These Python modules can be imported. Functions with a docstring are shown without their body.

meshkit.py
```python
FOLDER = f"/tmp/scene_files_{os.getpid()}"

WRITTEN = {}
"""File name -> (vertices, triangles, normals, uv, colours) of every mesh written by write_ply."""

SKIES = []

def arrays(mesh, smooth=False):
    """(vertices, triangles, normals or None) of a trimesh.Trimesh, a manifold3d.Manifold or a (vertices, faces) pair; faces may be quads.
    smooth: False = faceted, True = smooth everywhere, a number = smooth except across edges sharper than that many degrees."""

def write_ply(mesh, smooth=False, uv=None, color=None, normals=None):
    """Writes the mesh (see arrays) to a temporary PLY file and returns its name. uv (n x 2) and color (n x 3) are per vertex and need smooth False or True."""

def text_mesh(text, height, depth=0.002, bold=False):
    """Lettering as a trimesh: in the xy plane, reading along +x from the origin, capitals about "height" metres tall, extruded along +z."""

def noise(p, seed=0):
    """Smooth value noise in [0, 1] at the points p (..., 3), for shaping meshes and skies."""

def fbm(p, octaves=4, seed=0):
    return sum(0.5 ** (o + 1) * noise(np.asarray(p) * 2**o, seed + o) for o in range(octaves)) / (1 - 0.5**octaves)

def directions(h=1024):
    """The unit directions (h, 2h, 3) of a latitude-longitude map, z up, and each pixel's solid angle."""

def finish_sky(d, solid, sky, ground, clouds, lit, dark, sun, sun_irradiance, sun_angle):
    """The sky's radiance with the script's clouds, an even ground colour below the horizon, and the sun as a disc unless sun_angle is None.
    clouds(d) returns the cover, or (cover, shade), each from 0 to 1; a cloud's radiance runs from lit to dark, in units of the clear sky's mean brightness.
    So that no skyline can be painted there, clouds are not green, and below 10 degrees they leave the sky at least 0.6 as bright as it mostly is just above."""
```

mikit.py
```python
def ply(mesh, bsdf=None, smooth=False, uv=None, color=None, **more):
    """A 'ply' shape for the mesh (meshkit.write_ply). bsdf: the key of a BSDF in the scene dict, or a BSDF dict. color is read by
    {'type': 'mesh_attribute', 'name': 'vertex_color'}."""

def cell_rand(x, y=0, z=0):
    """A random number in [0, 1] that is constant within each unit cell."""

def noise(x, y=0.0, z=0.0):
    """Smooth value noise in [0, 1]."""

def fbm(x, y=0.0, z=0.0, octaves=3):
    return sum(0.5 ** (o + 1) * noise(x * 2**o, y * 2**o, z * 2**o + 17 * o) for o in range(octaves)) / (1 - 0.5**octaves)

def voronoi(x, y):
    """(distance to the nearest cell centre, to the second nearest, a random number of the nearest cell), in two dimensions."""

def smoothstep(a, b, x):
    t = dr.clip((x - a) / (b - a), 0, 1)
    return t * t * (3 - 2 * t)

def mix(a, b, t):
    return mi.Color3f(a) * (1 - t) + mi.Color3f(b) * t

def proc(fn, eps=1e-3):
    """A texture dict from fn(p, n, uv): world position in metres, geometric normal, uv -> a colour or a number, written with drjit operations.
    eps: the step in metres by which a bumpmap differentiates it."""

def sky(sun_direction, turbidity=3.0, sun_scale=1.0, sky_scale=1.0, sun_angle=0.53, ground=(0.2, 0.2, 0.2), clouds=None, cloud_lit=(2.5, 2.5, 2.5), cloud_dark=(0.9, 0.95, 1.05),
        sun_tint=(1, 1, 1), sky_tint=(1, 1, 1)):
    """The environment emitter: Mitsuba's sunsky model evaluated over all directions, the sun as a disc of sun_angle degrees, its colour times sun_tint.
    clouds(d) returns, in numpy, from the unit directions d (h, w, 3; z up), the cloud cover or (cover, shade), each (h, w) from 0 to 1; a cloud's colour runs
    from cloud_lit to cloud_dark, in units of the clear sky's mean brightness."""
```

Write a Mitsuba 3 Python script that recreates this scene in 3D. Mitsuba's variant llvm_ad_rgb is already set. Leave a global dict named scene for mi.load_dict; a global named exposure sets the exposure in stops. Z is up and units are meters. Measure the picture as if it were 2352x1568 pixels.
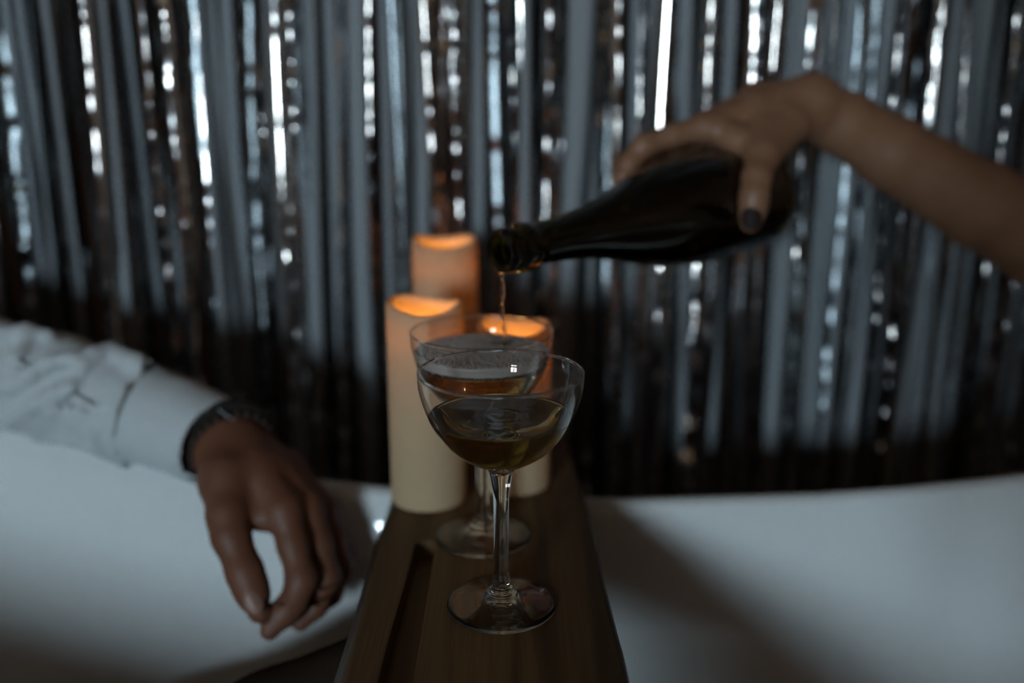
import math
import numpy as np, trimesh, mitsuba as mi, mikit, meshkit
from mitsuba import ScalarTransform4f as T4

scene, labels = {}, {}

# ------------------------------------------------------------------ camera, light, exposure
exposure = 0.0
scene['camera'] = {
    'type': 'thinlens', 'fov': 54.16, 'fov_axis': 'x',
    'aperture_radius': 0.0088, 'focus_distance': 0.585, 'near_clip': 0.02, 'far_clip': 50.0,
    'to_world': T4().look_at(origin=[0.0064, -0.549, 0.309],
                             target=[0.0064, -0.549 + math.cos(math.radians(14.6)), 0.309 - math.sin(math.radians(14.6))],
                             up=[0, 0, 1]),
}
DAYLIGHT = (76.0, 103.0, 119.0)        # frosted panes of the bathroom window
LAMP_GLOW = (30.0, 22.0, 11.0)       # small wall lamp
FLAME_GLOW = (60.0, 29.0, 8.0)       # flicker bulbs in the candles

# ------------------------------------------------------------------ helpers
def fbm(p, o=3, s=0):
    return meshkit.fbm(np.asarray(p, float), o, s)

def add(key, mesh, bsdf, smooth=False, **more):
    scene[key] = mikit.ply(mesh, bsdf, smooth=smooth, **more)
    return key

def tag(key, label=None, cat=None, group=None, kind=None):
    d = {}
    if label: d['label'] = label
    if cat: d['category'] = cat
    if group: d['group'] = group
    if kind: d['kind'] = kind
    labels[key] = d

def box(lo, hi):
    lo, hi = np.array(lo, float), np.array(hi, float)
    return trimesh.creation.box(extents=hi - lo, transform=trimesh.transformations.translation_matrix((lo + hi) / 2))

def grid_mesh(V, close_u=False, close_v=False, flip=False):
    """Triangles over an array of points (nu, nv, 3)."""
    nu, nv = V.shape[:2]
    iu = np.arange(nu if close_u else nu - 1); iv = np.arange(nv if close_v else nv - 1)
    a, b = np.meshgrid(iu, iv, indexing='ij')
    a2, b2 = (a + 1) % nu, (b + 1) % nv
    q = np.stack([a * nv + b, a2 * nv + b, a2 * nv + b2, a * nv + b2], -1).reshape(-1, 4)
    f = np.vstack([q[:, [0, 1, 2]], q[:, [0, 2, 3]]])
    if flip: f = f[:, ::-1]
    m = trimesh.Trimesh(V.reshape(-1, 3), f, process=False)
    m.merge_vertices(digits_vertex=7)
    m.update_faces(m.nondegenerate_faces(height=1e-9))
    return m

def lathe(profile, n=96):
    """(r, z) from the bottom axis, up the outside: normals point outwards."""
    p = np.array(profile, float)
    t = np.linspace(0, 2 * math.pi, n, endpoint=False)
    V = np.stack([p[:, 0, None] * np.cos(t), p[:, 0, None] * np.sin(t), np.repeat(p[:, 1, None], n, 1)], -1)
    return grid_mesh(V, close_v=True, flip=True)

def curve(points, n=8):
    """Catmull-Rom through the points of a profile."""
    p = np.array(points, float)
    q = np.vstack([2 * p[0] - p[1], p, 2 * p[-1] - p[-2]])
    out = []
    for i in range(len(p) - 1):
        a, b, c, d = q[i:i + 4]
        for t in np.linspace(0, 1, n, endpoint=False):
            out.append(.5 * (2 * b + (c - a) * t + (2 * a - 5 * b + 4 * c - d) * t * t + (3 * b - a - 3 * c + d) * t ** 3))
    return np.array(out + [p[-1]])

def tube(points, radii, sides=12, closed=False):
    p = np.asarray(points, float)
    d = (np.roll(p, -1, 0) - np.roll(p, 1, 0)) if closed else np.gradient(p, axis=0)
    d /= np.linalg.norm(d, axis=1, keepdims=True) + 1e-12
    a = np.cross(d, [0.31, 0.17, 0.93]); a /= np.linalg.norm(a, axis=1, keepdims=True)
    b = np.cross(d, a)
    t = np.linspace(0, 2 * math.pi, sides, endpoint=False)
    r = np.broadcast_to(radii, (len(p),))[:, None, None]
    V = p[:, None] + r * (np.cos(t)[None, :, None] * a[:, None] + np.sin(t)[None, :, None] * b[:, None])
    if not closed:
        V = np.concatenate([np.repeat(p[None, :1], sides, 1), V, np.repeat(p[None, -1:], sides, 1)])
    m = grid_mesh(V, close_u=closed, close_v=True)
    m.fix_normals()
    return m

def moved(m, x=0, y=0, z=0):
    m = m.copy(); m.apply_translation([x, y, z]); return m

# --- smooth bodies from distance fields (limbs, hands, cloth)
def cone_field(X, a, b):
    """Signed distance to the hull of two spheres (x, y, z, r)."""
    a, b = np.array(a, float), np.array(b, float)
    ab = b[:3] - a[:3]; L = np.linalg.norm(ab) + 1e-9
    u = ab / L; s = np.clip((a[3] - b[3]) / L, -.95, .95); c = math.sqrt(1 - s * s)
    d = X - a[:3]
    t = d @ u
    rad = np.sqrt(np.maximum((d * d).sum(-1) - t * t, 0))
    k = np.clip((t + rad * s / c) / L, 0, 1)
    return np.sqrt((t - k * L) ** 2 + rad ** 2) - (a[3] + (b[3] - a[3]) * k)

def smin(a, b, k):
    h = np.maximum(k - np.abs(a - b), 0) / k
    return np.minimum(a, b) - h * h * k * .25

def chain_field(X, pts, k=.004):
    f = None
    for a, b in zip(pts[:-1], pts[1:]):
        g = cone_field(X, a, b)
        f = g if f is None else smin(f, g, k)
    return f

def surface_nets(field, lo, hi, h, rounds=6):
    lo = np.array(lo, float); n = np.ceil((np.array(hi) - lo) / h).astype(int) + 1
    axes = [lo[i] + h * np.arange(n[i]) for i in range(3)]
    X = np.stack(np.meshgrid(*axes, indexing='ij'), -1)
    b = 8; nb = -(-n // b)
    ctr = [lo[i] + h * np.minimum(b * np.arange(nb[i]) + b / 2 - .5, n[i] - 1) for i in range(3)]
    fc = field(np.stack(np.meshgrid(*ctr, indexing='ij'), -1))
    f = np.repeat(np.repeat(np.repeat(fc, b, 0), b, 1), b, 2)[:n[0], :n[1], :n[2]].copy()
    hot = np.argwhere(np.abs(fc) < h * b * 1.05 + .004)
    for i0 in range(0, len(hot), 200):            # only the blocks that the surface can cross
        g = hot[i0:i0 + 200, None, :] * b + np.stack(np.meshgrid(*[np.arange(b)] * 3, indexing='ij'), -1).reshape(1, -1, 3)
        g = g.reshape(-1, 3); g = g[(g < n).all(1)]
        f[tuple(g.T)] = field(lo + h * g)
    s = f < 0
    acc = np.zeros(tuple(n - 1) + (3,)); cnt = np.zeros(tuple(n - 1))
    base = X[:-1, :-1, :-1]
    cs = [(i, j, k) for i in (0, 1) for j in (0, 1) for k in (0, 1)]
    def sl(a, c): return a[c[0]:n[0] - 1 + c[0], c[1]:n[1] - 1 + c[1], c[2]:n[2] - 1 + c[2]]
    for c in cs:
        for ax in range(3):
            if c[ax]: continue
            e = list(c); e[ax] = 1
            f0, f1 = sl(f, c), sl(f, e)
            cross = (f0 < 0) != (f1 < 0)
            t = np.where(cross, f0 / np.where(cross, f0 - f1, 1), 0)
            p = np.array(c, float) * np.ones(t.shape + (3,)); p[..., ax] += t
            acc += np.where(cross[..., None], p, 0); cnt += cross
    on = cnt > 0
    idx = -np.ones(on.shape, int); idx[on] = np.arange(on.sum())
    V = base[on] + h * acc[on] / cnt[on][:, None]
    F = []
    for ax in range(3):
        b, c = [(1, 2), (2, 0), (0, 1)][ax]
        sa = [slice(None)] * 3; sb = [slice(None)] * 3
        sa[ax] = slice(0, -1); sb[ax] = slice(1, None)
        for v in (b, c): sa[v] = sb[v] = slice(1, -1)
        s0, s1 = s[tuple(sa)], s[tuple(sb)]
        w = np.argwhere(s0 != s1)
        if not len(w): continue
        out = s0[tuple(w.T)]
        cell = w.copy(); cell[:, b] += 1; cell[:, c] += 1     # grid point of the edge
        def at(db, dc):
            q = cell.copy(); q[:, b] += db; q[:, c] += dc
            return idx[tuple(q.T)]
        q = np.stack([at(-1, -1), at(0, -1), at(0, 0), at(-1, 0)], 1)
        q[~out] = q[~out][:, ::-1]
        F.append(q)
    q = np.vstack(F); q = q[(q >= 0).all(1)]
    m = trimesh.Trimesh(V, np.vstack([q[:, [0, 1, 2]], q[:, [0, 2, 3]]]), process=False)
    trimesh.smoothing.filter_taubin(m, lamb=.5, nu=.52, iterations=rounds)
    return m

def bounds(chains, pad=.012, clip=None):
    p = np.vstack([np.array(c) for c in chains])
    lo, hi = (p[:, :3] - p[:, 3:]).min(0) - pad, (p[:, :3] + p[:, 3:]).max(0) + pad
    return lo, hi

# ------------------------------------------------------------------ materials
def bs(key, **d):
    scene[key] = d

def rgb(*c): return {'type': 'rgb', 'value': list(c)}

def two(d): return {'type': 'twosided', 'bsdf': d}

def board_color(p, n, uv):
    warp = mikit.fbm(p.x * 14, p.y * 2.2, p.z * 14, 3)
    rings = mikit.noise(p.x * 95 + warp * 9, p.y * 3.0, p.z * 60)
    fine = mikit.noise(p.x * 900, p.y * 26, p.z * 700)
    broad = mikit.fbm(p.x * 9 + 4, p.y * 1.6, 0, 3)
    c = mikit.mix((.034, .0165, .0058), (.092, .048, .0175), mikit.smoothstep(.25, .85, rings * .55 + broad * .5))
    c = c * (.82 + .30 * fine)
    bark = mikit.smoothstep(-.0028, -.0050, p.z + .0016 * (mikit.noise(p.y * 90, p.x * 40) - .5)) * mikit.smoothstep(-.070, -.080, p.x)
    return mikit.mix(c, mi.Color3f(.020, .013, .008) * (.6 + .8 * fine), bark)
bs('mat_board', type='principled', base_color=mikit.proc(board_color), roughness=.5, specular=.22)

def floor_color(p, n, uv):
    f = mikit.fbm(p.x * 3, p.y * 22, 0, 3)
    return mikit.mix((.030, .019, .013), (.055, .036, .025), f)
bs('mat_floor', type='principled', base_color=mikit.proc(floor_color), roughness=.5)

def wall_color(p, n, uv):
    f = mikit.fbm(p.x * 2.1, p.y * 2.1, p.z * 2.1, 4)
    return mikit.mix((.31, .195, .135), (.37, .24, .17), f)
bs('mat_wall', **two(dict(type='diffuse', reflectance=mikit.proc(wall_color))))
bs('mat_window_frame', type='principled', base_color=rgb(.35, .33, .31), roughness=.5)
bs('mat_enamel', type='principled', base_color=rgb(.55, .545, .54), roughness=.07, specular=.5)
bs('mat_foil_clear', **two(dict(type='roughconductor', material='none', alpha=.03, specular_reflectance=rgb(.66, .67, .69))))
bs('mat_foil', **two(dict(type='roughconductor', material='none', alpha=.13, specular_reflectance=rgb(.24, .25, .26))))
bs('mat_foil_dull', **two(dict(type='roughconductor', material='none', alpha=.5, specular_reflectance=rgb(.215, .222, .232))))
bs('mat_glass', type='dielectric', int_ior=1.5, ext_ior=1.0)
bs('mat_thin_glass', type='thindielectric', int_ior=1.5, ext_ior=1.0)
WINE = rgb(.80, .72, .52)
bs('mat_wine_in_glass', type='dielectric', int_ior=1.345, ext_ior=1.5, specular_transmittance=WINE)
bs('mat_wine_top', type='dielectric', int_ior=1.345, ext_ior=1.0)
bs('mat_wine', type='dielectric', int_ior=1.345, ext_ior=1.0, specular_transmittance=rgb(.97, .93, .84))
bs('mat_bubble', type='dielectric', int_ior=1.0, ext_ior=1.345)
bs('mat_bottle', type='dielectric', int_ior=1.52, ext_ior=1.0, specular_transmittance=rgb(.24, .195, .07))
bs('mat_wax', **dict(type='principledthin', base_color=rgb(.55, .40, .25), roughness=.55, diff_trans=.75, eta=1.4, spec_trans=0.0))
bs('mat_bulb', type='diffuse', reflectance=rgb(.8, .6, .35))
bs('mat_foam', type='principled', base_color=rgb(.33, .265, .235), roughness=.4, specular=.4)

def skin(a, b):
    def fn(p, n, uv):
        f = mikit.fbm(p.x * 60, p.y * 60, p.z * 60, 3)
        g = mikit.noise(p.x * 700, p.y * 700, p.z * 700)
        return mikit.mix(a, b, f) * (.94 + .12 * g)
    return mikit.proc(fn)
bs('mat_skin_dark', type='principled', base_color=skin((.092, .033, .0175), (.122, .047, .026)), roughness=.55, specular=.28)
bs('mat_skin_tan', type='principled', base_color=skin((.168, .073, .038), (.212, .102, .058)), roughness=.5, specular=.4)
bs('mat_nail', type='principled', base_color=rgb(.19, .10, .075), roughness=.45, specular=.3)
bs('mat_nail_varnish', type='principled', base_color=rgb(.016, .009, .008), roughness=.6, specular=.1)

def shirt_color(p, n, uv):
    w = mikit.noise(p.x * 1500, p.y * 1500, p.z * 1500)
    return mikit.mix((.385, .39, .395), (.43, .435, .44), w)
bs('mat_shirt', type='principled', base_color=mikit.proc(shirt_color), roughness=.85, specular=.2, sheen=.2)
def trouser_color(p, n, uv):
    return mikit.mix((.018, .0115, .0085), (.028, .0185, .014), mikit.noise(p.x * 900, p.y * 900, p.z * 900))
bs('mat_trousers', type='diffuse', reflectance=mikit.proc(trouser_color))
bs('mat_cord', type='principled', base_color=rgb(.014, .010, .008), roughness=.75, specular=.2)
bs('mat_bead', type='principled', base_color=rgb(.03, .02, .017), roughness=.12, specular=.6)
bs('mat_pane', type='diffuse', reflectance=rgb(.6, .6, .6))
bs('mat_lamp_shade', type='diffuse', reflectance=rgb(.7, .6, .4))
bs('mat_brass', type='principled', base_color=rgb(.45, .32, .14), roughness=.35, metallic=1.0)

# ------------------------------------------------------------------ the room
X0, X1, Y0, Y1, Z0, Z1 = -2.9, 2.3, -3.3, .72, -.58, 1.95
add('floor', box((X0, Y0, Z0 - .1), (X1, Y1, Z0)), 'mat_floor'); tag('floor', kind='structure')
add('ceiling', box((X0, Y0, Z1), (X1, Y1, Z1 + .1)), 'mat_wall'); tag('ceiling', kind='structure')
add('wall_left', box((X0 - .1, Y0, Z0), (X0, Y1, Z1)), 'mat_wall'); tag('wall_left', kind='structure')
add('wall_right', box((X1, Y0, Z0), (X1 + .1, Y1, Z1)), 'mat_wall'); tag('wall_right', kind='structure')
add('wall_back', box((X0 - .1, Y1, Z0), (X1 + .1, Y1 + .1, Z1)), 'mat_wall'); tag('wall_back', kind='structure')
WIN = [(-1.42, -.80, .33, .90)]
xs = [X0 - .1, WIN[0][0], WIN[0][1], X1 + .1]
front = [box((xs[i], Y0 - .16, Z0), (xs[i + 1], Y0, Z1)) for i in (0, 2)]
for a, b, c, d in WIN:
    front += [box((a, Y0 - .16, Z0), (b, Y0, c)), box((a, Y0 - .16, d), (b, Y0, Z1))]
add('wall_front', trimesh.util.concatenate(front), 'mat_wall'); tag('wall_front', kind='structure')
for i, (a, b, c, d) in enumerate(WIN):
    k = f'window_{i + 1}'
    y = Y0 - .06
    f = [box((a, y - .04, c), (a + .035, y + .02, d)), box((b - .035, y - .04, c), (b, y + .02, d)), box((a, y - .04, c), (b, y + .02, c + .04)),
         box((a, y - .04, d - .035), (b, y + .02, d))]
    f += [box(((a + b) / 2 - .03, y - .035, c), ((a + b) / 2 + .03, y + .015, d))]
    add(k + '__frame', trimesh.util.concatenate(f), 'mat_window_frame')
    for j, (a2, b2) in enumerate([(a + .02, (a + b) / 2 - .02), ((a + b) / 2 + .02, b - .02)]):
        q = np.array([[a2, y - .01, c + .02], [b2, y - .01, c + .02], [b2, y - .01, d - .02], [a2, y - .01, d - .02]])
        pane = trimesh.Trimesh(q, [[2, 1, 0], [3, 2, 0]], process=False)
        if pane.face_normals[0][1] < 0: pane.invert()
        scene[k + '__pane' + (f'_{j:03d}' if j else '')] = {**mikit.ply(pane, 'mat_pane'), 'emitter': {'type': 'area', 'radiance': rgb(*DAYLIGHT)}}
    tag(k, kind='structure')

# small warm wall lamp on the front wall, mirrored as a yellow glint in the foil and the bottle
k = 'wall_lamp'
LX, LY, LZ = X1, -1.25, .95
bulb = trimesh.creation.icosphere(3, .04); bulb.apply_translation([LX - .14, LY, LZ])
scene[k + '__globe'] = {**mikit.ply(bulb, 'mat_lamp_shade', smooth=True), 'emitter': {'type': 'area', 'radiance': rgb(*LAMP_GLOW)}}
arm = tube([[LX, LY, LZ - .12], [LX - .10, LY, LZ - .12], [LX - .14, LY, LZ - .09], [LX - .14, LY, LZ - .035]], .008)
plate = trimesh.creation.cylinder(.035, .02, sections=32); plate.apply_transform(trimesh.transformations.rotation_matrix(math.pi / 2, [0, 1, 0])); plate.apply_translation([LX - .01, LY, LZ - .12])
add(k + '__arm', trimesh.util.concatenate([arm, plate]), 'mat_brass', 40)
tag(k, 'small warm globe lamp on a brass arm on the side wall', 'lamp')

# ------------------------------------------------------------------ bathtub
def tub_mesh():
    n = 240
    t = np.linspace(0, 2 * math.pi, n, endpoint=False)
    cx, cy, A, B = .10, -.148, .98, .385
    ct, st = np.cos(t), np.sin(t)
    e = 2 / 4.0
    ux, uy = np.sign(ct) * np.abs(ct) ** e, np.sign(st) * np.abs(st) ** e
    prof = [(.10, -.555, 0), (.085, -.45, 0), (.05, -.30, .1), (.022, -.12, .5), (.006, -.045, .9)]
    prof += [(.013 - .013 * math.cos(a), -.013 + .013 * math.sin(a), 1) for a in np.linspace(-.3, math.pi * .80, 12)]
    prof += [(.0285, -.016, 1), (.034, -.03, 1), (.042, -.06, .95), (.054, -.12, .8), (.066, -.2, .55), (.082, -.28, .3), (.10, -.34, .1), (.125, -.385, 0),
             (.16, -.412, 0), (.21, -.425, 0), (.27, -.43, 0), (.33, -.43, 0), (.384, -.43, 0)]
    rows = []
    for d, z, w in prof:
        x = cx + ux * (A - d); y = cy + uy * (B - d)
        rise = .006 + np.where(x > 0, .24, .27) * np.minimum(np.abs(x), .6) ** 2
        rows.append(np.stack([x, y, -.0285 + z + w * rise], -1))
    rows.append(np.repeat(np.array([[cx, cy, -.4565]]), n, 0))
    m = grid_mesh(np.array(rows), close_v=True)
    if m.face_normals[-1][2] < 0: m.invert()
    m.apply_translation([.05, -.237, 0]); m.apply_transform(trimesh.transformations.rotation_matrix(math.radians(-6.9), [0, 0, 1])); m.apply_translation([-.05, .237, 0])
    return m
add('bathtub', tub_mesh(), 'mat_enamel', True)
tag('bathtub', 'white enamel freestanding bathtub under the wooden board', 'bathtub')

# ------------------------------------------------------------------ board across the tub
def board_mesh():
    y0, y1, th, rd = -.545, .348, .018, .005
    ys = np.concatenate([np.linspace(y0, .078, 90), np.linspace(.079, .092, 27), np.linspace(.095, y1, 60)])
    wob = lambda s: (fbm(np.stack([ys * 7, 0 * ys + s, 0 * ys], -1), 3, 5) - .5) * .006
    end = np.sqrt(np.maximum(1 - np.maximum((ys - (y1 - .035)) / .035, 0) ** 2, 0)) * .035 - .035
    left = -.0915 + .012 * np.maximum(ys - .10, 0) + .0015 * np.exp(-((ys - .12) / .03) ** 2) * -1 + wob(3.) - end
    right = .0692 - .034 * np.maximum(ys + .05, 0) + wob(9.) + end
    slot0, slot1 = -.0625 + .002 * np.sin(ys * 20), -.0462 + 0 * ys
    # slot ends rounded at y = .090
    k = np.clip((.090 - ys) / .008, 0, 1); wd = np.sqrt(1 - (1 - k) ** 2) * (k > 0)
    mid = (slot0 + slot1) / 2; slot0, slot1 = mid - (mid - slot0) * wd, mid + (slot1 - mid) * wd
    def strip(a, b, ra, rb):
        # cross-section ring from a to b with rounded long edges
        q = []
        arc = np.linspace(0, math.pi / 2, 5)
        q += [(b - rb + rb * np.sin(s), -rb + rb * math.cos(s)) for s in arc]
        q += [(b - rb + rb * np.cos(s), -th + rb - rb * math.sin(s)) for s in arc]
        q += [(a + ra - ra * np.sin(s), -th + ra - ra * math.cos(s)) for s in arc]
        q += [(a + ra - ra * np.cos(s), -ra + ra * math.sin(s)) for s in arc]
        return q
    q_ar = np.linspace(0, math.pi / 2, 5)
    gd = np.where(wd > 0, .0125, 0) * np.minimum(1, wd * 3)
    rows = []
    for x, z in strip(left, right, .004, .0045)[10:]:
        out = np.clip((-z - .001) / .015, 0, 1) ** .8 * np.where(x < -.05, 1, 0)
        rows.append((x + .008 * (np.asarray(x) < -.05) - .0095 * out, z + 0 * ys))       # underside to left top edge
    e = .0012
    rows += [(slot0 - e, 0 * ys), (slot0 - .0003, -.0003 * wd), (slot0, -e * wd), (slot0 + .0005, -gd), (mid, -gd), (slot1 - .0005, -gd), (slot1, -e * wd), (slot1 + .0003, -.0003 * wd), (slot1 + e, 0 * ys)]
    for x, z in strip(left, right, .005, .0045)[:10]: rows.append((x, z + 0 * ys))
    V = np.stack([np.stack([np.broadcast_to(x, ys.shape), ys, z], -1) for x, z in rows], 1)
    c0, c1 = V[:1].mean(1, keepdims=True), V[-1:].mean(1, keepdims=True)
    V = np.concatenate([np.repeat(c0, V.shape[1], 1), V, np.repeat(c1, V.shape[1], 1)])
    m = grid_mesh(V, close_v=True)
    if m.volume < 0: m.invert()
    return m
add('bath_board', board_mesh(), 'mat_board', 40)
tag('bath_board', 'dark brown wooden bath board with a long groove laid across the white tub', 'bath board')

# ------------------------------------------------------------------ coupe glasses
OUT = curve([(.0478, .1478), (.0474, .140), (.0453, .131), (.0421, .122), (.0385, .1150), (.0325, .1065), (.026, .1003), (.018, .0950), (.0105, .0912),
             (.0078, .0885), (.0063, .0835), (.0050, .074), (.00465, .060), (.0046, .040), (.0047, .022)], 6)[::-1]
FOOT = [(0, .0022), (.010, .0016), (.022, .0006), (.0315, .0), (.0329, .0004), (.0332, .0012), (.0327, .0020), (.030, .0027), (.0225, .0041), (.0150, .0058), (.0108, .0072),
        (.0098, .0082), (.0094, .0092), (.0090, .0100), (.0076, .0106), (.0070, .0112), (.0070, .0122), (.0062, .0130), (.0052, .0137), (.0050, .0147), (.0052, .0175), (.0048, .0190)]
INNER = curve([(.0466, .1478), (.0462, .140), (.0441, .131), (.0409, .122), (.0373, .1155), (.0313, .1075), (.0248, .1016), (.0165, .0968), (.008, .0946), (0, .0941)], 10)

def coupe(key, x, y, fill, label, wine_label, thin=False):
    rim = [(.0476, .1484), (.0472, .1488), (.0468, .1484)]
    ins = INNER[INNER[:, 1] > fill + 1e-6]
    i = len(ins)
    t = (ins[-1][1] - fill) / (ins[-1][1] - INNER[i][1]); pf = ins[-1] + (INNER[i] - ins[-1]) * t; pf[1] = fill
    if thin:       # blown bowl whose wall above the wine is one thin sheet, with a solid rim bead
        o = OUT[OUT[:, 1] <= fill]
        add(key, moved(lathe(np.vstack([curve(FOOT, 3), o, [pf]]), 128), x, y, 0), 'mat_glass', True)
        wall = np.vstack([[o[-1]], OUT[OUT[:, 1] > fill][:-1]])
        add(key + '__bowl_wall', moved(lathe(wall, 128), x, y, 0), 'mat_thin_glass', True)
        a = np.linspace(0, 2 * math.pi, 13)
        bead = np.stack([.0472 + .0007 * np.cos(a), .1480 + .0010 * np.sin(a)], -1)
        m = moved(lathe(bead, 128), x, y, 0)
        if m.volume < 0: m.invert()
        add(key + '__rim', m, 'mat_glass', True)
    else:
        g = lathe(np.vstack([curve(FOOT, 3), OUT, rim, ins, [pf]]), 128)
        add(key, moved(g, x, y, 0), 'mat_glass', True)
    tag(key, label, 'glass', 'champagne coupes')
    w = 'champagne' if key == 'coupe_glass' else 'champagne_001'
    body = np.vstack([[pf], INNER[i:]])[::-1]
    add(w + '__body', moved(lathe(body, 128), x, y, 0), 'mat_wine_in_glass', True)
    # surface with a small meniscus and faint ripples
    rr = np.concatenate([np.linspace(0, pf[0] - .003, 22), pf[0] - .003 * np.linspace(1, 0, 7)[1:] ** 1.0])
    th = np.linspace(0, 2 * math.pi, 128, endpoint=False)
    R, TH = np.meshgrid(rr, th, indexing='ij')
    e = (pf[0] - R) / .0014
    Z = fill - .0011 * (1 - np.exp(-e)) + .00010 * np.sin(R * 900) * np.exp(-(R / .014) ** 2)
    V = np.stack([x + R * np.cos(TH), y + R * np.sin(TH), Z], -1)
    m = grid_mesh(V, close_v=True)
    if m.face_normals[:, 2].mean() < 0: m.invert()
    add(w + '__surface', m, 'mat_wine_top', True)
    tag(w, wine_label, 'champagne')
    return pf

pf0 = coupe('coupe_glass', 0., 0., .1225, 'clear stemmed coupe glass half full, nearest on the board in front of the other glass', 'still pale champagne half filling the nearest coupe glass', True)
RX, RY = -.0137, .095
pf1 = coupe('coupe_glass_001', RX, RY, .1270, 'clear stemmed coupe glass behind the nearest one, being filled from the bottle', 'frothy champagne filling the glass under the bottle', True)
rng = np.random.default_rng(4)
# foam raft: many small domes on the surface; bubbles: a cloud of small hollow spheres in the wine
ball = trimesh.creation.icosphere(1, 1.0)
def many_balls(c, r, squash=1.0):
    V = c[:, None] + ball.vertices[None] * r[:, None, None] * np.array([1, 1, squash])
    F = ball.faces[None] + (np.arange(len(c)) * len(ball.vertices))[:, None, None]
    return trimesh.Trimesh(V.reshape(-1, 3), F.reshape(-1, 3), process=False)
FT = .1352
prof = [(0, .1274), (np.interp(.1274, INNER[::-1, 1], INNER[::-1, 0]) - .0005, .1274)]
for z in np.linspace(.1285, FT - .001, 6): prof.append((np.interp(z, INNER[::-1, 1], INNER[::-1, 0]) - .0004, z))
prof += [(.0440, FT - .0002), (.0425, FT)] + [(r, FT) for r in np.linspace(.041, 0, 26)]
core = lathe(np.array(prof), 128)
v = core.vertices
top = v[:, 2] > FT - .0004
dip = np.hypot(v[:, 0] - .013, v[:, 1] - .020)
v[top, 2] += (.0011 * (fbm(v[top] * [160, 160, 0], 3, 2) - .5) - .0022 * np.exp(-(dip[top] / .006) ** 2))
side = (v[:, 2] < FT - .0004) & (v[:, 2] > .1275)
v[v[:, 2] < .1275, 2] += .0022 * (fbm(v[v[:, 2] < .1275] * [160, 160, 0], 2, 6) - .15)
core.vertices = v
n = 4200
rr = .0445 * np.sqrt(rng.random(n)); th = rng.random(n) * 2 * math.pi
keep = np.hypot(rr * np.cos(th) - .013, rr * np.sin(th) - .020) > .005
c = np.stack([rr * np.cos(th), rr * np.sin(th), FT - .0001 + .0004 * rng.random(n)], -1)[keep]
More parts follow.
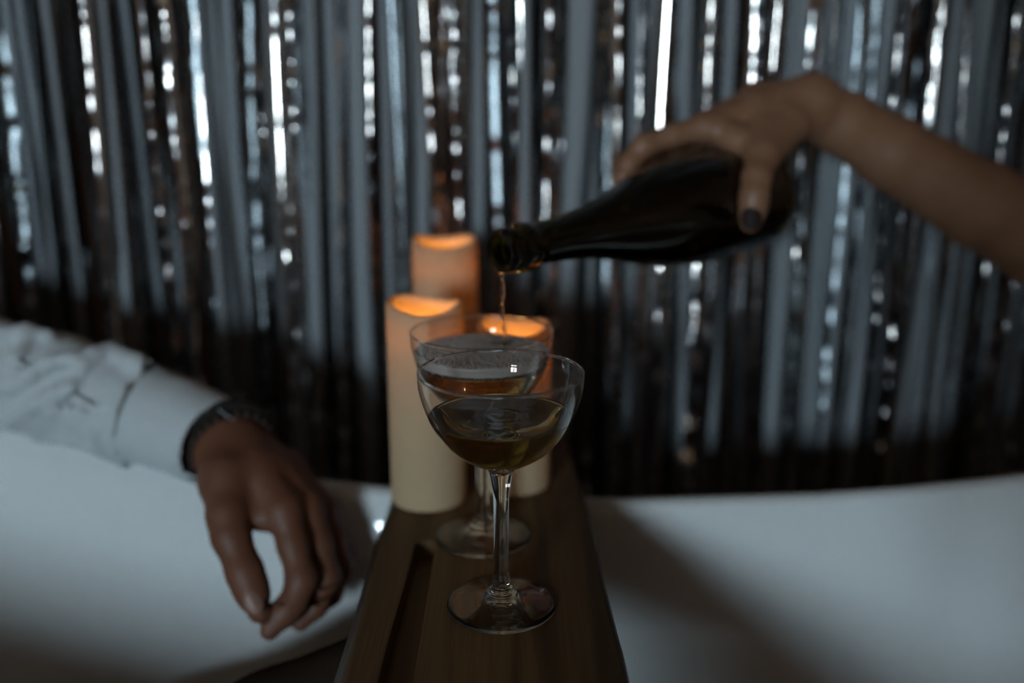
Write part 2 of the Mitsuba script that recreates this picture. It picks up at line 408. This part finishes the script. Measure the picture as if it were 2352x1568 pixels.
foam = trimesh.util.concatenate([core, many_balls(c, rng.uniform(.0003, .0009, len(c)), .8)])
add('champagne_001__foam', moved(foam, RX, RY, 0), 'mat_foam', True)
labels['champagne_001__foam'] = {'label': 'pale foam of fine bubbles', 'kind': 'stuff'}
n = 4200
zz = .1272 - .016 * rng.random(n) ** 2.6
rmax = np.interp(zz, INNER[::-1, 1], INNER[::-1, 0]) - .0012
rr = rmax * np.sqrt(rng.random(n)); th = rng.random(n) * 2 * math.pi
c = np.stack([RX + rr * np.cos(th), RY + rr * np.sin(th), zz], -1)
add('champagne_001__bubble_cloud', many_balls(c, rng.uniform(.00015, .0004, n)), 'mat_foam', True)
labels['champagne_001__bubble_cloud'] = {'label': 'fine bubbles rising', 'kind': 'stuff'}

# ------------------------------------------------------------------ candles
def candle(i, x, y, h, phase, label):
    key = 'candle' if i == 0 else f'candle_{i:03d}'
    R, t, depth = .0283, .0042, .034
    n = 120
    th = np.linspace(0, 2 * math.pi, n, endpoint=False)
    top = h + .0024 * np.cos(2 * th + phase) + .0018 * np.cos(th - 1.9 - phase) + .0007 * np.sin(3 * th + phase * 5)
    prof = []          # (radius, height, follows the wavy top)
    prof += [(0, 0, 0), (R - .004, 0, 0), (R - .0012, .0008, 0), (R, .0035, 0)]
    prof += [(R, f, 2) for f in np.linspace(.05, .93, 12)]
    prof += [(R, -.006, 1), (R - .0002, -.0025, 1), (R - .0012, -.0006, 1), (R - .0026, 0, 1), (R - t + .0004, -.0008, 1), (R - t - .0006, -.004, 1), (R - t - .001, -.012, 1)]
    prof += [(R - t - .0015, -depth + .004, 3), (R - t - .005, -depth, 3), (0, -depth + .001, 3)]
    rows = []
    for r, z, m in prof:
        zz = {0: np.full(n, z), 1: top + z, 2: .0035 + (top - .0095) * z, 3: np.full(n, h + z)}[m]
        rows.append(np.stack([r * np.cos(th), r * np.sin(th), zz], -1))
    body = grid_mesh(np.array(rows), close_v=True, flip=True)
    add(key + '__wax', moved(body, x, y, 0), 'mat_wax', True)
    fl = lathe(curve([(0, 0), (.0040, .001), (.0058, .004), (.0052, .008), (.0030, .0115), (.0008, .0138), (0, .0142)], 5), 24)
    scene[key + '__flame_bulb'] = {**mikit.ply(moved(fl, x, y, h - depth + .0022), 'mat_bulb', smooth=True), 'emitter': {'type': 'area', 'radiance': rgb(*FLAME_GLOW)}}
    labels[key + '__flame_bulb'] = {'label': 'glowing flame-shaped bulb down in the hollow'}
    tag(key, label, 'candle', 'flameless pillar candles on the board')
candle(0, -.0570, .161, .153, .35, 'cream pillar candle of middle height in front of the tallest one')
candle(1, -.0517, .308, .1765, -.2, 'tallest cream pillar candle, glowing behind the others')
candle(2, .0080, .190, .130, .1, 'shortest cream pillar candle, behind the coupe glasses to the right')

# ------------------------------------------------------------------ bottle
def bottle():
    prof = curve([(.039, 0.3), (.0430, .295), (.0445, .285), (.0445, .255), (.0445, .23), (.0438, .21), (.0422, .19), (.0393, .17), (.035, .15), (.0295, .13), (.0240, .11), (.0195, .09), (.0166, .07),
                  (.0150, .05), (.0142, .032)], 5)
    lip = np.array([(.0148, .028), (.0162, .0255), (.0168, .0225), (.0168, .0170), (.0163, .0135), (.0150, .0118), (.0146, .0105), (.0152, .009), (.0153, .005), (.0147, .0018), (.0133, .0003),
                    (.0115, .0002), (.0103, .0012), (.0098, .004)])
    inner = [(r - .0038, s) for r, s in prof[::-1][2:-9]]
    ins = np.vstack([[(.0097, .03)], inner, [(.039, .288), (.030, .287), (.015, .272), (0, .268)]])
    base = np.array([(0, .276), (.012, .279), (.026, .294), (.034, .3)])
    p = np.vstack([base, prof, lip, ins])
    m = lathe(np.stack([p[:, 0], p[:, 1]], 1), 96)
    if m.volume < 0: m.invert()
    a = np.array([.719, .693, .05]); a /= np.linalg.norm(a)
    u = np.cross(a, [0, 0, 1]); u /= np.linalg.norm(u); v = np.cross(a, u)
    M = np.eye(4); M[:3, 0], M[:3, 1], M[:3, 2], M[:3, 3] = u, v, a, (-.0023, .1045, .1995)
    m.apply_transform(M)
    if m.volume < 0: m.invert()
    return m
add('champagne_bottle', bottle(), 'mat_bottle', True)
tag('champagne_bottle', 'dark olive glass champagne bottle tilted to pour, gripped from above by a hand', 'bottle')

# the poured wine: a thin twisting thread from the lip to the glass
zt, zb = .1858, .1345
s = np.linspace(0, 1, 60)
px = -.0008 + .0022 * s + .0006 * np.sin(s * 9) ; py = .1035 + .0035 * s + .0004 * np.cos(s * 11)
rad = .00135 * (1 - .35 * s) * (1 + .22 * np.sin(s * 26 + 1) + .15 * np.sin(s * 47))
rad[-6:] *= np.linspace(1, 1.9, 6); rad[:4] *= np.linspace(2.0, 1.05, 4)
add('poured_champagne__thread', tube(np.stack([px, py, zt + (zb - zt) * s], -1), rad, 14), 'mat_wine', True)
for i, (dx, dz, r) in enumerate([(-.0024, .157, .0011), (.0022, .1405, .0009), (-.0030, .1375, .0007)]):
    d = trimesh.creation.icosphere(3, r); d.apply_scale([1, 1, 1.2])
    add('poured_champagne__droplet' + (f'_{i:03d}' if i else ''), moved(d, dx, .1055, dz), 'mat_wine', True)
tag('poured_champagne', 'thin twisting thread of champagne falling from the bottle mouth into the glass', 'champagne stream')

# ------------------------------------------------------------------ people
LEFT_ARM = {'arm': [(-0.6729, 0.3361, 0.1367, 0.043), (-0.5081, 0.2836, 0.0937, 0.04), (-0.3842, 0.2498, 0.063, 0.036), (-0.2934, 0.2244, 0.0449, 0.031), (-0.2392, 0.2062, 0.0346, 0.0275), (-0.2145, 0.1942, 0.0281, 0.0265)], 'palm_index': [(-0.2145, 0.1942, 0.0281, 0.0265), (-0.1894, 0.1628, 0.0188, 0.02), (-0.1626, 0.1375, 0.0008, 0.0135)], 'palm_middle': [(-0.2145, 0.1942, 0.0281, 0.0265), (-0.1809, 0.1754, 0.0155, 0.019), (-0.1513, 0.1566, -0.0052, 0.0135)], 'palm_ring': [(-0.2145, 0.1942, 0.0281, 0.0265), (-0.1755, 0.1876, 0.0106, 0.0175), (-0.144, 0.1736, -0.0154, 0.0125)], 'palm_pinky': [(-0.2145, 0.1942, 0.0281, 0.0265), (-0.1741, 0.196, 0.0072, 0.016), (-0.1405, 0.1877, -0.0247, 0.0115)], 'thenar': [(-0.2145, 0.1942, 0.0281, 0.0265), (-0.2075, 0.1504, 0.0187, 0.0205), (-0.2012, 0.1253, 0.0018, 0.015)], 'web': [(-0.1972, 0.1393, 0.0077, 0.012), (-0.1789, 0.1342, -0.0039, 0.0085), (-0.1663, 0.1347, -0.0059, 0.01)], 'thumb': [(-0.2015, 0.1267, 0.0029, 0.015), (-0.1969, 0.1162, -0.0094, 0.0135), (-0.1844, 0.1022, -0.0314, 0.0128), (-0.1784, 0.096, -0.0435, 0.0122), (-0.1731, 0.0916, -0.0565, 0.0082)], 'index': [(-0.1626, 0.1375, 0.0008, 0.0135), (-0.1549, 0.1256, -0.0208, 0.0108), (-0.147, 0.1127, -0.0428, 0.0108), (-0.1512, 0.1054, -0.0549, 0.0095), (-0.1571, 0.1005, -0.0616, 0.0098), (-0.1669, 0.0927, -0.0717, 0.0072)], 'middle': [(-0.1513, 0.1566, -0.0052, 0.0135), (-0.1411, 0.1449, -0.0302, 0.011), (-0.1334, 0.1332, -0.0512, 0.0108), (-0.1407, 0.1225, -0.0687, 0.0096), (-0.1502, 0.116, -0.0776, 0.0078)], 'ring': [(-0.144, 0.1736, -0.0154, 0.0125), (-0.1336, 0.165, -0.0364, 0.0105), (-0.1275, 0.1562, -0.0541, 0.0102), (-0.1332, 0.1456, -0.0714, 0.0092), (-0.1434, 0.1392, -0.08, 0.0075)], 'pinky': [(-0.1405, 0.1877, -0.0247, 0.0115), (-0.1315, 0.1829, -0.0431, 0.009), (-0.127, 0.1775, -0.0556, 0.0088), (-0.1324, 0.1687, -0.07, 0.008), (-0.1399, 0.1629, -0.0763, 0.0068)]}
LEFT_NAIL = [(-0.1741, 0.0824, -0.0439), (-0.1702, 0.0816, -0.0532), (-0.1799, 0.0872, -0.0354)]
BRACELET = ((-0.217, 0.1987, 0.0293), (0.461, -0.8672, -0.1884))
SLEEVE = [(-0.833, 0.3738, 0.1622, 0.058), (-0.6729, 0.3361, 0.1367, 0.055), (-0.5268, 0.2845, 0.0973, 0.049), (-0.4205, 0.2521, 0.0718, 0.044), (-0.3702, 0.243, 0.0648, 0.043), (-0.3335, 0.2345, 0.0558, 0.0395), (-0.3008, 0.2264, 0.0487, 0.0405), (-0.2914, 0.2243, 0.0465, 0.0385)]
CUFF = [(-0.3205, 0.2338, 0.0511, 0.0385), (-0.3109, 0.2298, 0.0498, 0.0395), (-0.2934, 0.2247, 0.046, 0.0395), (-0.2655, 0.2141, 0.0411, 0.038), (-0.2445, 0.2036, 0.0363, 0.0368), (-0.2295, 0.1967, 0.0337, 0.0362)]
FOLDS = [[(-0.4174, 0.2129, 0.0544, 0.0063), (-0.3923, 0.2037, 0.079, 0.0063), (-0.382, 0.2098, 0.0968, 0.0063), (-0.3813, 0.2294, 0.1106, 0.0063), (-0.3875, 0.2404, 0.1132, 0.0063)], [(-0.3852, 0.2023, 0.0759, 0.0063), (-0.3705, 0.203, 0.0864, 0.0063), (-0.356, 0.2071, 0.0951, 0.0063), (-0.3401, 0.2104, 0.097, 0.0063), (-0.3292, 0.2077, 0.0928, 0.0063)], [(-0.3974, 0.2126, 0.0453, 0.0063), (-0.3704, 0.2002, 0.0622, 0.0063), (-0.3487, 0.1963, 0.0724, 0.0063), (-0.3363, 0.1965, 0.0777, 0.0063)], [(-0.3264, 0.2185, 0.0955, 0.0099), (-0.3178, 0.2318, 0.0943, 0.0099), (-0.2942, 0.2188, 0.0896, 0.0099), (-0.2709, 0.2096, 0.0815, 0.0099), (-0.2585, 0.2115, 0.073, 0.0099)], [(-0.3858, 0.2291, 0.0252, 0.004), (-0.3545, 0.1977, 0.0576, 0.004), (-0.3398, 0.1964, 0.0767, 0.004), (-0.331, 0.2039, 0.0896, 0.004)], [(-0.2622, 0.2138, 0.0785, 0.0054), (-0.2774, 0.1986, 0.082, 0.0054), (-0.2906, 0.1914, 0.0757, 0.0054), (-0.2978, 0.1867, 0.0631, 0.0054), (-0.3015, 0.1869, 0.047, 0.0054), (-0.3005, 0.1922, 0.0288, 0.0054), (-0.3003, 0.2103, 0.0108, 0.0054)], [(-0.3828, 0.2291, 0.0263, 0.0063), (-0.3483, 0.2086, 0.0319, 0.0063), (-0.3236, 0.2059, 0.0237, 0.0063), (-0.3058, 0.2108, 0.0106, 0.0063)], [(-0.4222, 0.2213, 0.1026, 0.0072), (-0.4047, 0.2302, 0.1111, 0.0072), (-0.3865, 0.2363, 0.1113, 0.0072), (-0.3679, 0.2333, 0.1085, 0.0072)], [(-0.3281, 0.1928, 0.0611, 0.0054), (-0.3198, 0.1932, 0.0448, 0.0054), (-0.323, 0.2012, 0.0291, 0.0054)], [(-0.5039, 0.2352, 0.0768, 0.0045), (-0.4697, 0.2253, 0.1015, 0.0045), (-0.4586, 0.2353, 0.1206, 0.0045)], [(-0.4561, 0.2197, 0.0778, 0.0045), (-0.4387, 0.22, 0.103, 0.0045), (-0.4314, 0.2289, 0.115, 0.0045)], [(-0.5973, 0.2646, 0.1061, 0.0045), (-0.5579, 0.2556, 0.1305, 0.0045), (-0.5486, 0.2683, 0.1499, 0.0045)]]
LEG = [(-0.562, 0.0805, -0.3687, 0.085), (-0.2602, 0.0382, -0.2138, 0.078), (-0.1348, 0.0234, -0.1435, 0.071), (-0.0714, 0.0234, -0.1117, 0.066)]
SHIN = [(-0.0714, 0.0234, -0.1117, 0.066), (-0.0174, 0.0557, -0.2257, 0.055), (0.0843, 0.1115, -0.3289, 0.048)]
RIGHT_ARM = {'arm': [(0.7185, 0.3687, 0.0631, 0.047), (0.576, 0.3548, 0.129, 0.044), (0.4854, 0.3445, 0.1689, 0.041), (0.4173, 0.3329, 0.2034, 0.037), (0.3324, 0.3219, 0.2487, 0.0305), (0.2874, 0.3159, 0.2734, 0.0262), (0.2549, 0.3114, 0.2875, 0.0245)], 'palm_index': [(0.2549, 0.3114, 0.2875, 0.0245), (0.2081, 0.3017, 0.2821, 0.018), (0.1626, 0.2815, 0.272, 0.0118)], 'palm_middle': [(0.2549, 0.3114, 0.2875, 0.0245), (0.2139, 0.3201, 0.2894, 0.018), (0.1721, 0.3058, 0.2741, 0.012)], 'palm_ring': [(0.2549, 0.3114, 0.2875, 0.0245), (0.221, 0.334, 0.2873, 0.0165), (0.187, 0.3282, 0.2729, 0.0115)], 'palm_pinky': [(0.2549, 0.3114, 0.2875, 0.0245), (0.2297, 0.3454, 0.2833, 0.015), (0.2034, 0.3482, 0.2702, 0.0105)], 'thenar': [(0.2549, 0.3114, 0.2875, 0.0245), (0.2331, 0.2894, 0.2745, 0.017), (0.2037, 0.2502, 0.2509, 0.0135)], 'web': [(0.1702, 0.2803, 0.2714, 0.01), (0.1865, 0.2718, 0.2625, 0.012), (0.2003, 0.2621, 0.2569, 0.0135)], 'web2': [(0.2094, 0.2996, 0.2821, 0.015), (0.2063, 0.274, 0.2631, 0.015)], 'thumb': [(0.2037, 0.2502, 0.2509, 0.0135), (0.1955, 0.2317, 0.2357, 0.011), (0.1921, 0.2221, 0.2227, 0.0108), (0.191, 0.2204, 0.2119, 0.0104), (0.19, 0.2196, 0.203, 0.0078)], 'index': [(0.1626, 0.2815, 0.272, 0.0118), (0.136, 0.2747, 0.2658, 0.009), (0.1117, 0.2665, 0.258, 0.009), (0.1008, 0.2623, 0.2459, 0.0076), (0.0945, 0.2561, 0.2341, 0.0064)], 'middle': [(0.1721, 0.3058, 0.2741, 0.012), (0.147, 0.3088, 0.2618, 0.009), (0.125, 0.3066, 0.2533, 0.009), (0.114, 0.2956, 0.2351, 0.0076), (0.1091, 0.2818, 0.2217, 0.0064)], 'ring': [(0.187, 0.3282, 0.2729, 0.0115), (0.1664, 0.3351, 0.2597, 0.0085), (0.1474, 0.3365, 0.2492, 0.0085), (0.1341, 0.323, 0.229, 0.0072), (0.1298, 0.3047, 0.2142, 0.006)], 'pinky': [(0.2034, 0.3482, 0.2702, 0.0105), (0.1902, 0.3591, 0.2564, 0.0078), (0.1766, 0.3625, 0.2459, 0.0078), (0.1652, 0.3527, 0.2282, 0.0066), (0.1607, 0.339, 0.215, 0.0055)]}
RIGHT_NAIL = [(0.1879, 0.209, 0.2081), (0.1879, 0.2083, 0.1992), (0.1884, 0.2109, 0.2171)]

def skin_body(chains, h, k=.007, split=('arm',)):
    lo, hi = bounds(chains.values())
    def field(X):
        f = None
        for name, pts in chains.items():
            g = chain_field(X, pts, .006)
            f = g if f is None else smin(f, g, k if name not in ('index', 'middle', 'ring', 'pinky', 'thumb') else .0045)
        return f
    return surface_nets(field, lo, hi, h)

def hand_and_arm(chains, cut, h=.0022):
    """Hand at fine resolution and forearm in one field."""
    return skin_body(chains, h)

add('person', hand_and_arm({**LEFT_ARM, 'arm': LEFT_ARM['arm'][2:]}, None), 'mat_skin_dark', True)
tag('person', 'person in white shirt and dark trousers, hand hanging loosely inside the tub', 'person')

def nail(tri, rw, rl, th=.0011):
    """A curved nail plate: centre, tip point, root point."""
    c, tip, root = (np.array(x) for x in tri)
    d = tip - root; d /= np.linalg.norm(d)
    cam = np.array([.0064, -.549, .309]) - c; nrm = cam - (cam @ d) * d; nrm /= np.linalg.norm(nrm)
    s = np.cross(d, nrm)
    m = trimesh.creation.icosphere(3, 1.0)
    v = m.vertices * [rw, rl, th]
    v[:, 2] -= (v[:, 0] / rw) ** 2 * rw * .32
    m.vertices = c + v[:, :1] * s + v[:, 1:2] * d + v[:, 2:3] * nrm
    m.fix_normals()
    return m
add('person__thumbnail', nail(LEFT_NAIL, .0066, .0085), 'mat_nail', True)

def sleeve():
    chains = [SLEEVE] + FOLDS
    lo, hi = bounds(chains)
    def field(X):
        f = chain_field(X, SLEEVE, .003)
        w = X + .0
        f = f - .005 * (fbm(w * [16, 24, 24], 2, 3) - .5)
        for c in FOLDS:
            f = smin(f, chain_field(X, c, .004), .004)
        a, b = np.array(SLEEVE[-1]), np.array(SLEEVE[-2])
        n = a[:3] - b[:3]; n /= np.linalg.norm(n)
        f = np.maximum(f, (X - a[:3]) @ n)
        return f
    return surface_nets(field, lo, hi, .0032, 4)
add('person__shirt_sleeve', sleeve(), 'mat_shirt', True)

def cuff():
    lo, hi = bounds([CUFF])
    e, s = np.array(CUFF[-1]), np.array(BRACELET[1])
    a = e[:3] - np.array(CUFF[-2])[:3]; a /= np.linalg.norm(a)
    nrm = a * .80 + s * .35; nrm /= np.linalg.norm(nrm)
    def field(X):
        f = chain_field(X, CUFF, .003) - .0022 * (fbm(X * 30, 2, 8) - .5)
        f = np.maximum(f, (X - (e[:3] + a * .004)) @ nrm)
        pocket = cone_field(X, (*(e[:3] - a * .012), .0322), (*(e[:3] + a * .05), .0318))
        return np.maximum(f, -pocket)
    return surface_nets(field, lo, hi, .0018, 3)
add('person__shirt_cuff', cuff(), 'mat_shirt', True)

def ring_frame(axis):
    a = np.array(axis) / np.linalg.norm(axis)
    u = np.cross(a, [0, 0, 1]); u /= np.linalg.norm(u)
    return a, u, np.cross(a, u)
def cord(center, axis, R, strands, amp, r, turns, shift=0):
    a, u, v = ring_frame(axis)
    t = np.linspace(0, 2 * math.pi, 420, endpoint=False)
    out = []
    for i in range(strands):
        ph = turns * t + i * 2 * math.pi / strands
        rad = R + amp * np.cos(ph)
        p = np.array(center) + a * (shift + amp * 1.5 * np.sin(ph))[:, None] + rad[:, None] * (np.cos(t)[:, None] * u + np.sin(t)[:, None] * v)
        out.append(tube(p, r, 8, closed=True))
    return trimesh.util.concatenate(out)
BC, BA = BRACELET
add('person__bracelet', cord(BC, BA, .0352, 3, .0026, .0027, 22), 'mat_cord', True)
labels['person__bracelet'] = {'label': 'dark braided cord bracelet'}
add('person__bracelet_001', cord(BC, BA, .0325, 2, .0007, .0010, 40, .0095), 'mat_cord', True)
labels['person__bracelet_001'] = {'label': 'thin dark cord with shiny beads'}
a, u, v = ring_frame(BA)
bead = trimesh.creation.icosphere(2, .0028)
nb = 0
for t in np.linspace(0, 2 * math.pi, 26, endpoint=False):
    p = np.array(BC) + a * .0095 + .0325 * (math.cos(t) * u + math.sin(t) * v)
    add('person__bracelet_001__bead' + (f'_{nb:03d}' if nb else ''), moved(bead, *p), 'mat_bead', True); nb += 1

def trousers():
    lo, hi = bounds([LEG, SHIN])
    return surface_nets(lambda X: smin(chain_field(X, LEG, .03), chain_field(X, SHIN, .03), .03) - .006 * (fbm(X * 18, 3, 2) - .5), lo, hi, .006, 6)
add('person__trousers', trousers(), 'mat_trousers', True)

add('person_001', hand_and_arm({**RIGHT_ARM, 'arm': [(.93, .02, .44, .058), (.86, .12, .27, .052), (.78, .20, .12, .046)] + RIGHT_ARM['arm'][1:]}, None), 'mat_skin_tan', True)
tag('person_001', 'bare-armed person with dark nail varnish tipping the champagne bottle by its base', 'person')
add('person_001__thumbnail', nail(RIGHT_NAIL, .0078, .0095), 'mat_nail_varnish', True)
labels['person_001__thumbnail'] = {'label': 'thumbnail painted dark'}

# the photographer, standing beside the tub just behind the view: seen only as the dark figure that the glass
# mirrors against the window, and as the shade over the right of the tub
def photographer():
    cx, cy, f = .21, -.86, Z0
    P = lambda x, y, z, r: (cx + x, cy + y, f + z, r)
    body = {'spine': [P(0, 0, .93, .125), P(0, .01, 1.08, .115), P(0, 0, 1.28, .13), P(0, -.01, 1.40, .075), P(0, .01, 1.47, .055), P(0, .02, 1.52, .055)],
            'shoulders': [P(-.155, 0, 1.38, .055), P(0, 0, 1.40, .07), P(.155, 0, 1.38, .055)],
            'skull': [P(0, .005, 1.63, .083), P(0, .035, 1.60, .078)], 'jaw': [P(0, .03, 1.58, .070), P(0, .060, 1.525, .042)],
            'nose': [P(0, .108, 1.605, .010), P(0, .122, 1.575, .014)], 'brow': [P(-.035, .098, 1.625, .012), P(.035, .098, 1.625, .012)],
            'mouth': [P(-.018, .096, 1.545, .008), P(.018, .096, 1.545, .008)]}
    hips, arms = [P(-.085, 0, .90, .115), P(.085, 0, .90, .115)], []
    legs = []
    for q in (-1, 1):
        body[f'ear{q}'] = [P(q * .084, .01, 1.605, .016), P(q * .086, .008, 1.575, .011)]
        legs.append([P(q * .090, 0, .88, .098), P(q * .092, .012, .50, .060), P(q * .095, -.005, .32, .054), P(q * .097, -.01, .09, .036)])
        body[f'foot{q}'] = [P(q * .097, -.02, .045, .036), P(q * .10, .14, .030, .028)]
        arms.append([P(q * .175, 0, 1.37, .052), P(q * .215, -.02, 1.09, .041), P(q * .225, .02, .86, .028)])
        body[f'palm{q}'] = [P(q * .225, .02, .855, .024), P(q * .228, .045, .775, .021)]
        body[f'palm_back{q}'] = [P(q * .225, .015, .855, .024), P(q * .228, .000, .780, .018)]
        for k, (dy, L) in enumerate([(.058, .068), (.036, .078), (.014, .072), (-.006, .056)]):
            body[f'finger{q}{k}'] = [P(q * .229, dy, .775, .0095), P(q * .226, dy + .006, .775 - L * .5, .0090), P(q * .214, dy + .010, .775 - L, .0075)]
        body[f'thumb{q}'] = [P(q * .222, .045, .83, .014), P(q * .212, .075, .785, .011), P(q * .208, .082, .752, .0085)]
    for i, c in enumerate(legs): body[f'leg{i}'] = c
    for i, c in enumerate(arms): body[f'arm{i}'] = c
    body['hips'] = hips
    def union(chains, grow=0., k=.02):
        def field(X):
            g = None
            for name, c in chains:
                d = chain_field(X, c, .01) - grow
                kk = .006 if name[:5] in ('finge', 'thumb', 'nose', 'mouth') else k
                g = d if g is None else smin(g, d, kk)
            return g
        return field
    lo, hi = bounds(body.values())
    add('person_002', surface_nets(union(list(body.items())), lo, hi, .0065, 4), 'mat_skin_tan', True)
    top = [('spine', body['spine'][:4]), ('shoulders', body['shoulders'])] + [('arm', a) for a in arms]
    lo, hi = bounds([c for _, c in top], .03)
    fu = union(top, .012, .03)
    add('person_002__sweater', surface_nets(lambda X: np.maximum(fu(X) - .008 * (fbm(X * 14, 3, 4) - .5), X[..., 2] - (f + 1.495)), lo, hi, .009, 4), 'mat_trousers', True)
    low = [('hips', hips)] + [('leg', c) for c in legs]
    lo, hi = bounds([c for _, c in low], .03)
    fl = union(low, .012, .03)
    add('person_002__trousers', surface_nets(lambda X: fl(X) - .008 * (fbm(X * 12, 3, 5) - .5), lo, hi, .009, 4), 'mat_trousers', True)
    hair = surface_nets(lambda X: np.maximum(cone_field(X, P(0, -.005, 1.64, .094), P(0, -.01, 1.58, .088)), -cone_field(X, P(0, .10, 1.60, .085), P(0, .10, 1.50, .09))) + .006 * (fbm(X * 60, 3, 2) - .5),
                        np.array(P(-.12, -.13, 1.45, 0)[:3]), np.array(P(.12, .12, 1.76, 0)[:3]), .006, 3)
    add('person_002__hair', hair, 'mat_cord', True)
    tag('person_002', 'person in dark clothes standing beside the bathtub behind the view', 'person')
photographer()

# ------------------------------------------------------------------ foil fringe curtain
rng = np.random.default_rng(11)
ZT = 1.42
zf = np.concatenate([np.arange(-.55, -.16, .03), np.arange(-.16, .54, .0031), np.linspace(.55, ZT, 30)])
zc = np.concatenate([np.arange(-.55, -.16, .05), np.arange(-.16, .54, .01), np.linspace(.55, ZT, 20)])

def strip_mesh(x0, y0, w, yaw, crinkle, seed, zf=zf):
    n = len(zf); s = float(seed)
    def nz(f, o, oct=2): return fbm(np.stack([zf * f + o, np.full(n, s * 1.37), np.full(n, o)], -1), oct, int(seed) % 9973) - .5
    hang = (ZT - zf) / 1.9
    x = x0 + .030 * nz(1.1, 3.1) * hang * 2 + .010 * nz(4, 7.7) * hang
    y = y0 + .050 * nz(1.3, 1.9) * hang * 2 + .012 * nz(5, 5.3) * hang
    zone = np.clip((nz(5.5, 21.) + .10) * 7, 0, 1)
    for f in (46, 95):
        y = y + crinkle * (.25 + .75 * zone) * nz(f, 9. + f, 1) / (.75 * f)
    phi = yaw + 1.3 * nz(.9, 12.) + .45 * nz(3.2, 15.) + crinkle * zone * 1.5 * nz(38, 18., 1)
    u = np.array([-.5, -.18, .18, .5])
    bow = .16 * w * (np.array([0, 1, 1, 0]) - .5) * math.copysign(1, math.sin(s))
    cx, sx = np.cos(phi)[:, None], np.sin(phi)[:, None]
    V = np.stack([x[:, None] + w * u * cx - bow * sx, y[:, None] + w * u * sx + bow * cx, np.repeat(zf[:, None], 4, 1)], -1)
    return grid_mesh(V)

NS = 290
xs = np.linspace(-.78, .80, NS) + rng.uniform(-.004, .004, NS)
for i, x in enumerate(xs):
    w = rng.choice([.007, .009, .011, .014], p=[.3, .35, .22, .13])
    dull = rng.random() < .45
    yaw = rng.normal(-.12, .5)
    cr = rng.choice([.01, .06]) if dull else rng.choice([.07, .13, .20, .34])
    m = strip_mesh(x, .455 + rng.uniform(-.018, .022), w * (1.2 if dull else 1), yaw, cr, i + 1, zc if dull else zf)
    add('foil_curtain__strip' + (f'_{i:03d}' if i else ''), m, 'mat_foil_dull' if dull else ['mat_foil_clear', 'mat_foil'][int(rng.random() < .15)], True)
back = []
for i in range(230):
    x = -.85 + 1.72 * (i + rng.random()) / 230
    back.append(strip_mesh(x, .50 + rng.uniform(-.02, .02), rng.choice([.008, .012]), rng.normal(-.1, .6), .25, 1000 + i, zc))
add('foil_curtain__strip_layer', trimesh.util.concatenate(back), 'mat_foil', True)
labels['foil_curtain__strip_layer'] = {'label': 'further foil strips hanging behind', 'kind': 'stuff'}
add('foil_curtain__header', box((-.9, .43, ZT - .01), (.92, .53, ZT + .035)), 'mat_foil_dull')
tag('foil_curtain', 'shimmering silver foil fringe curtain hanging behind the bathtub', 'curtain')
rod = trimesh.creation.cylinder(.012, 4.6, sections=20); rod.apply_transform(trimesh.transformations.rotation_matrix(math.pi / 2, [0, 1, 0])); rod.apply_translation([0, .48, ZT + .047])
add('curtain_rod', rod, 'mat_brass', 40); tag('curtain_rod', 'brass rod spanning the room that carries the silver foil curtain', 'rod')
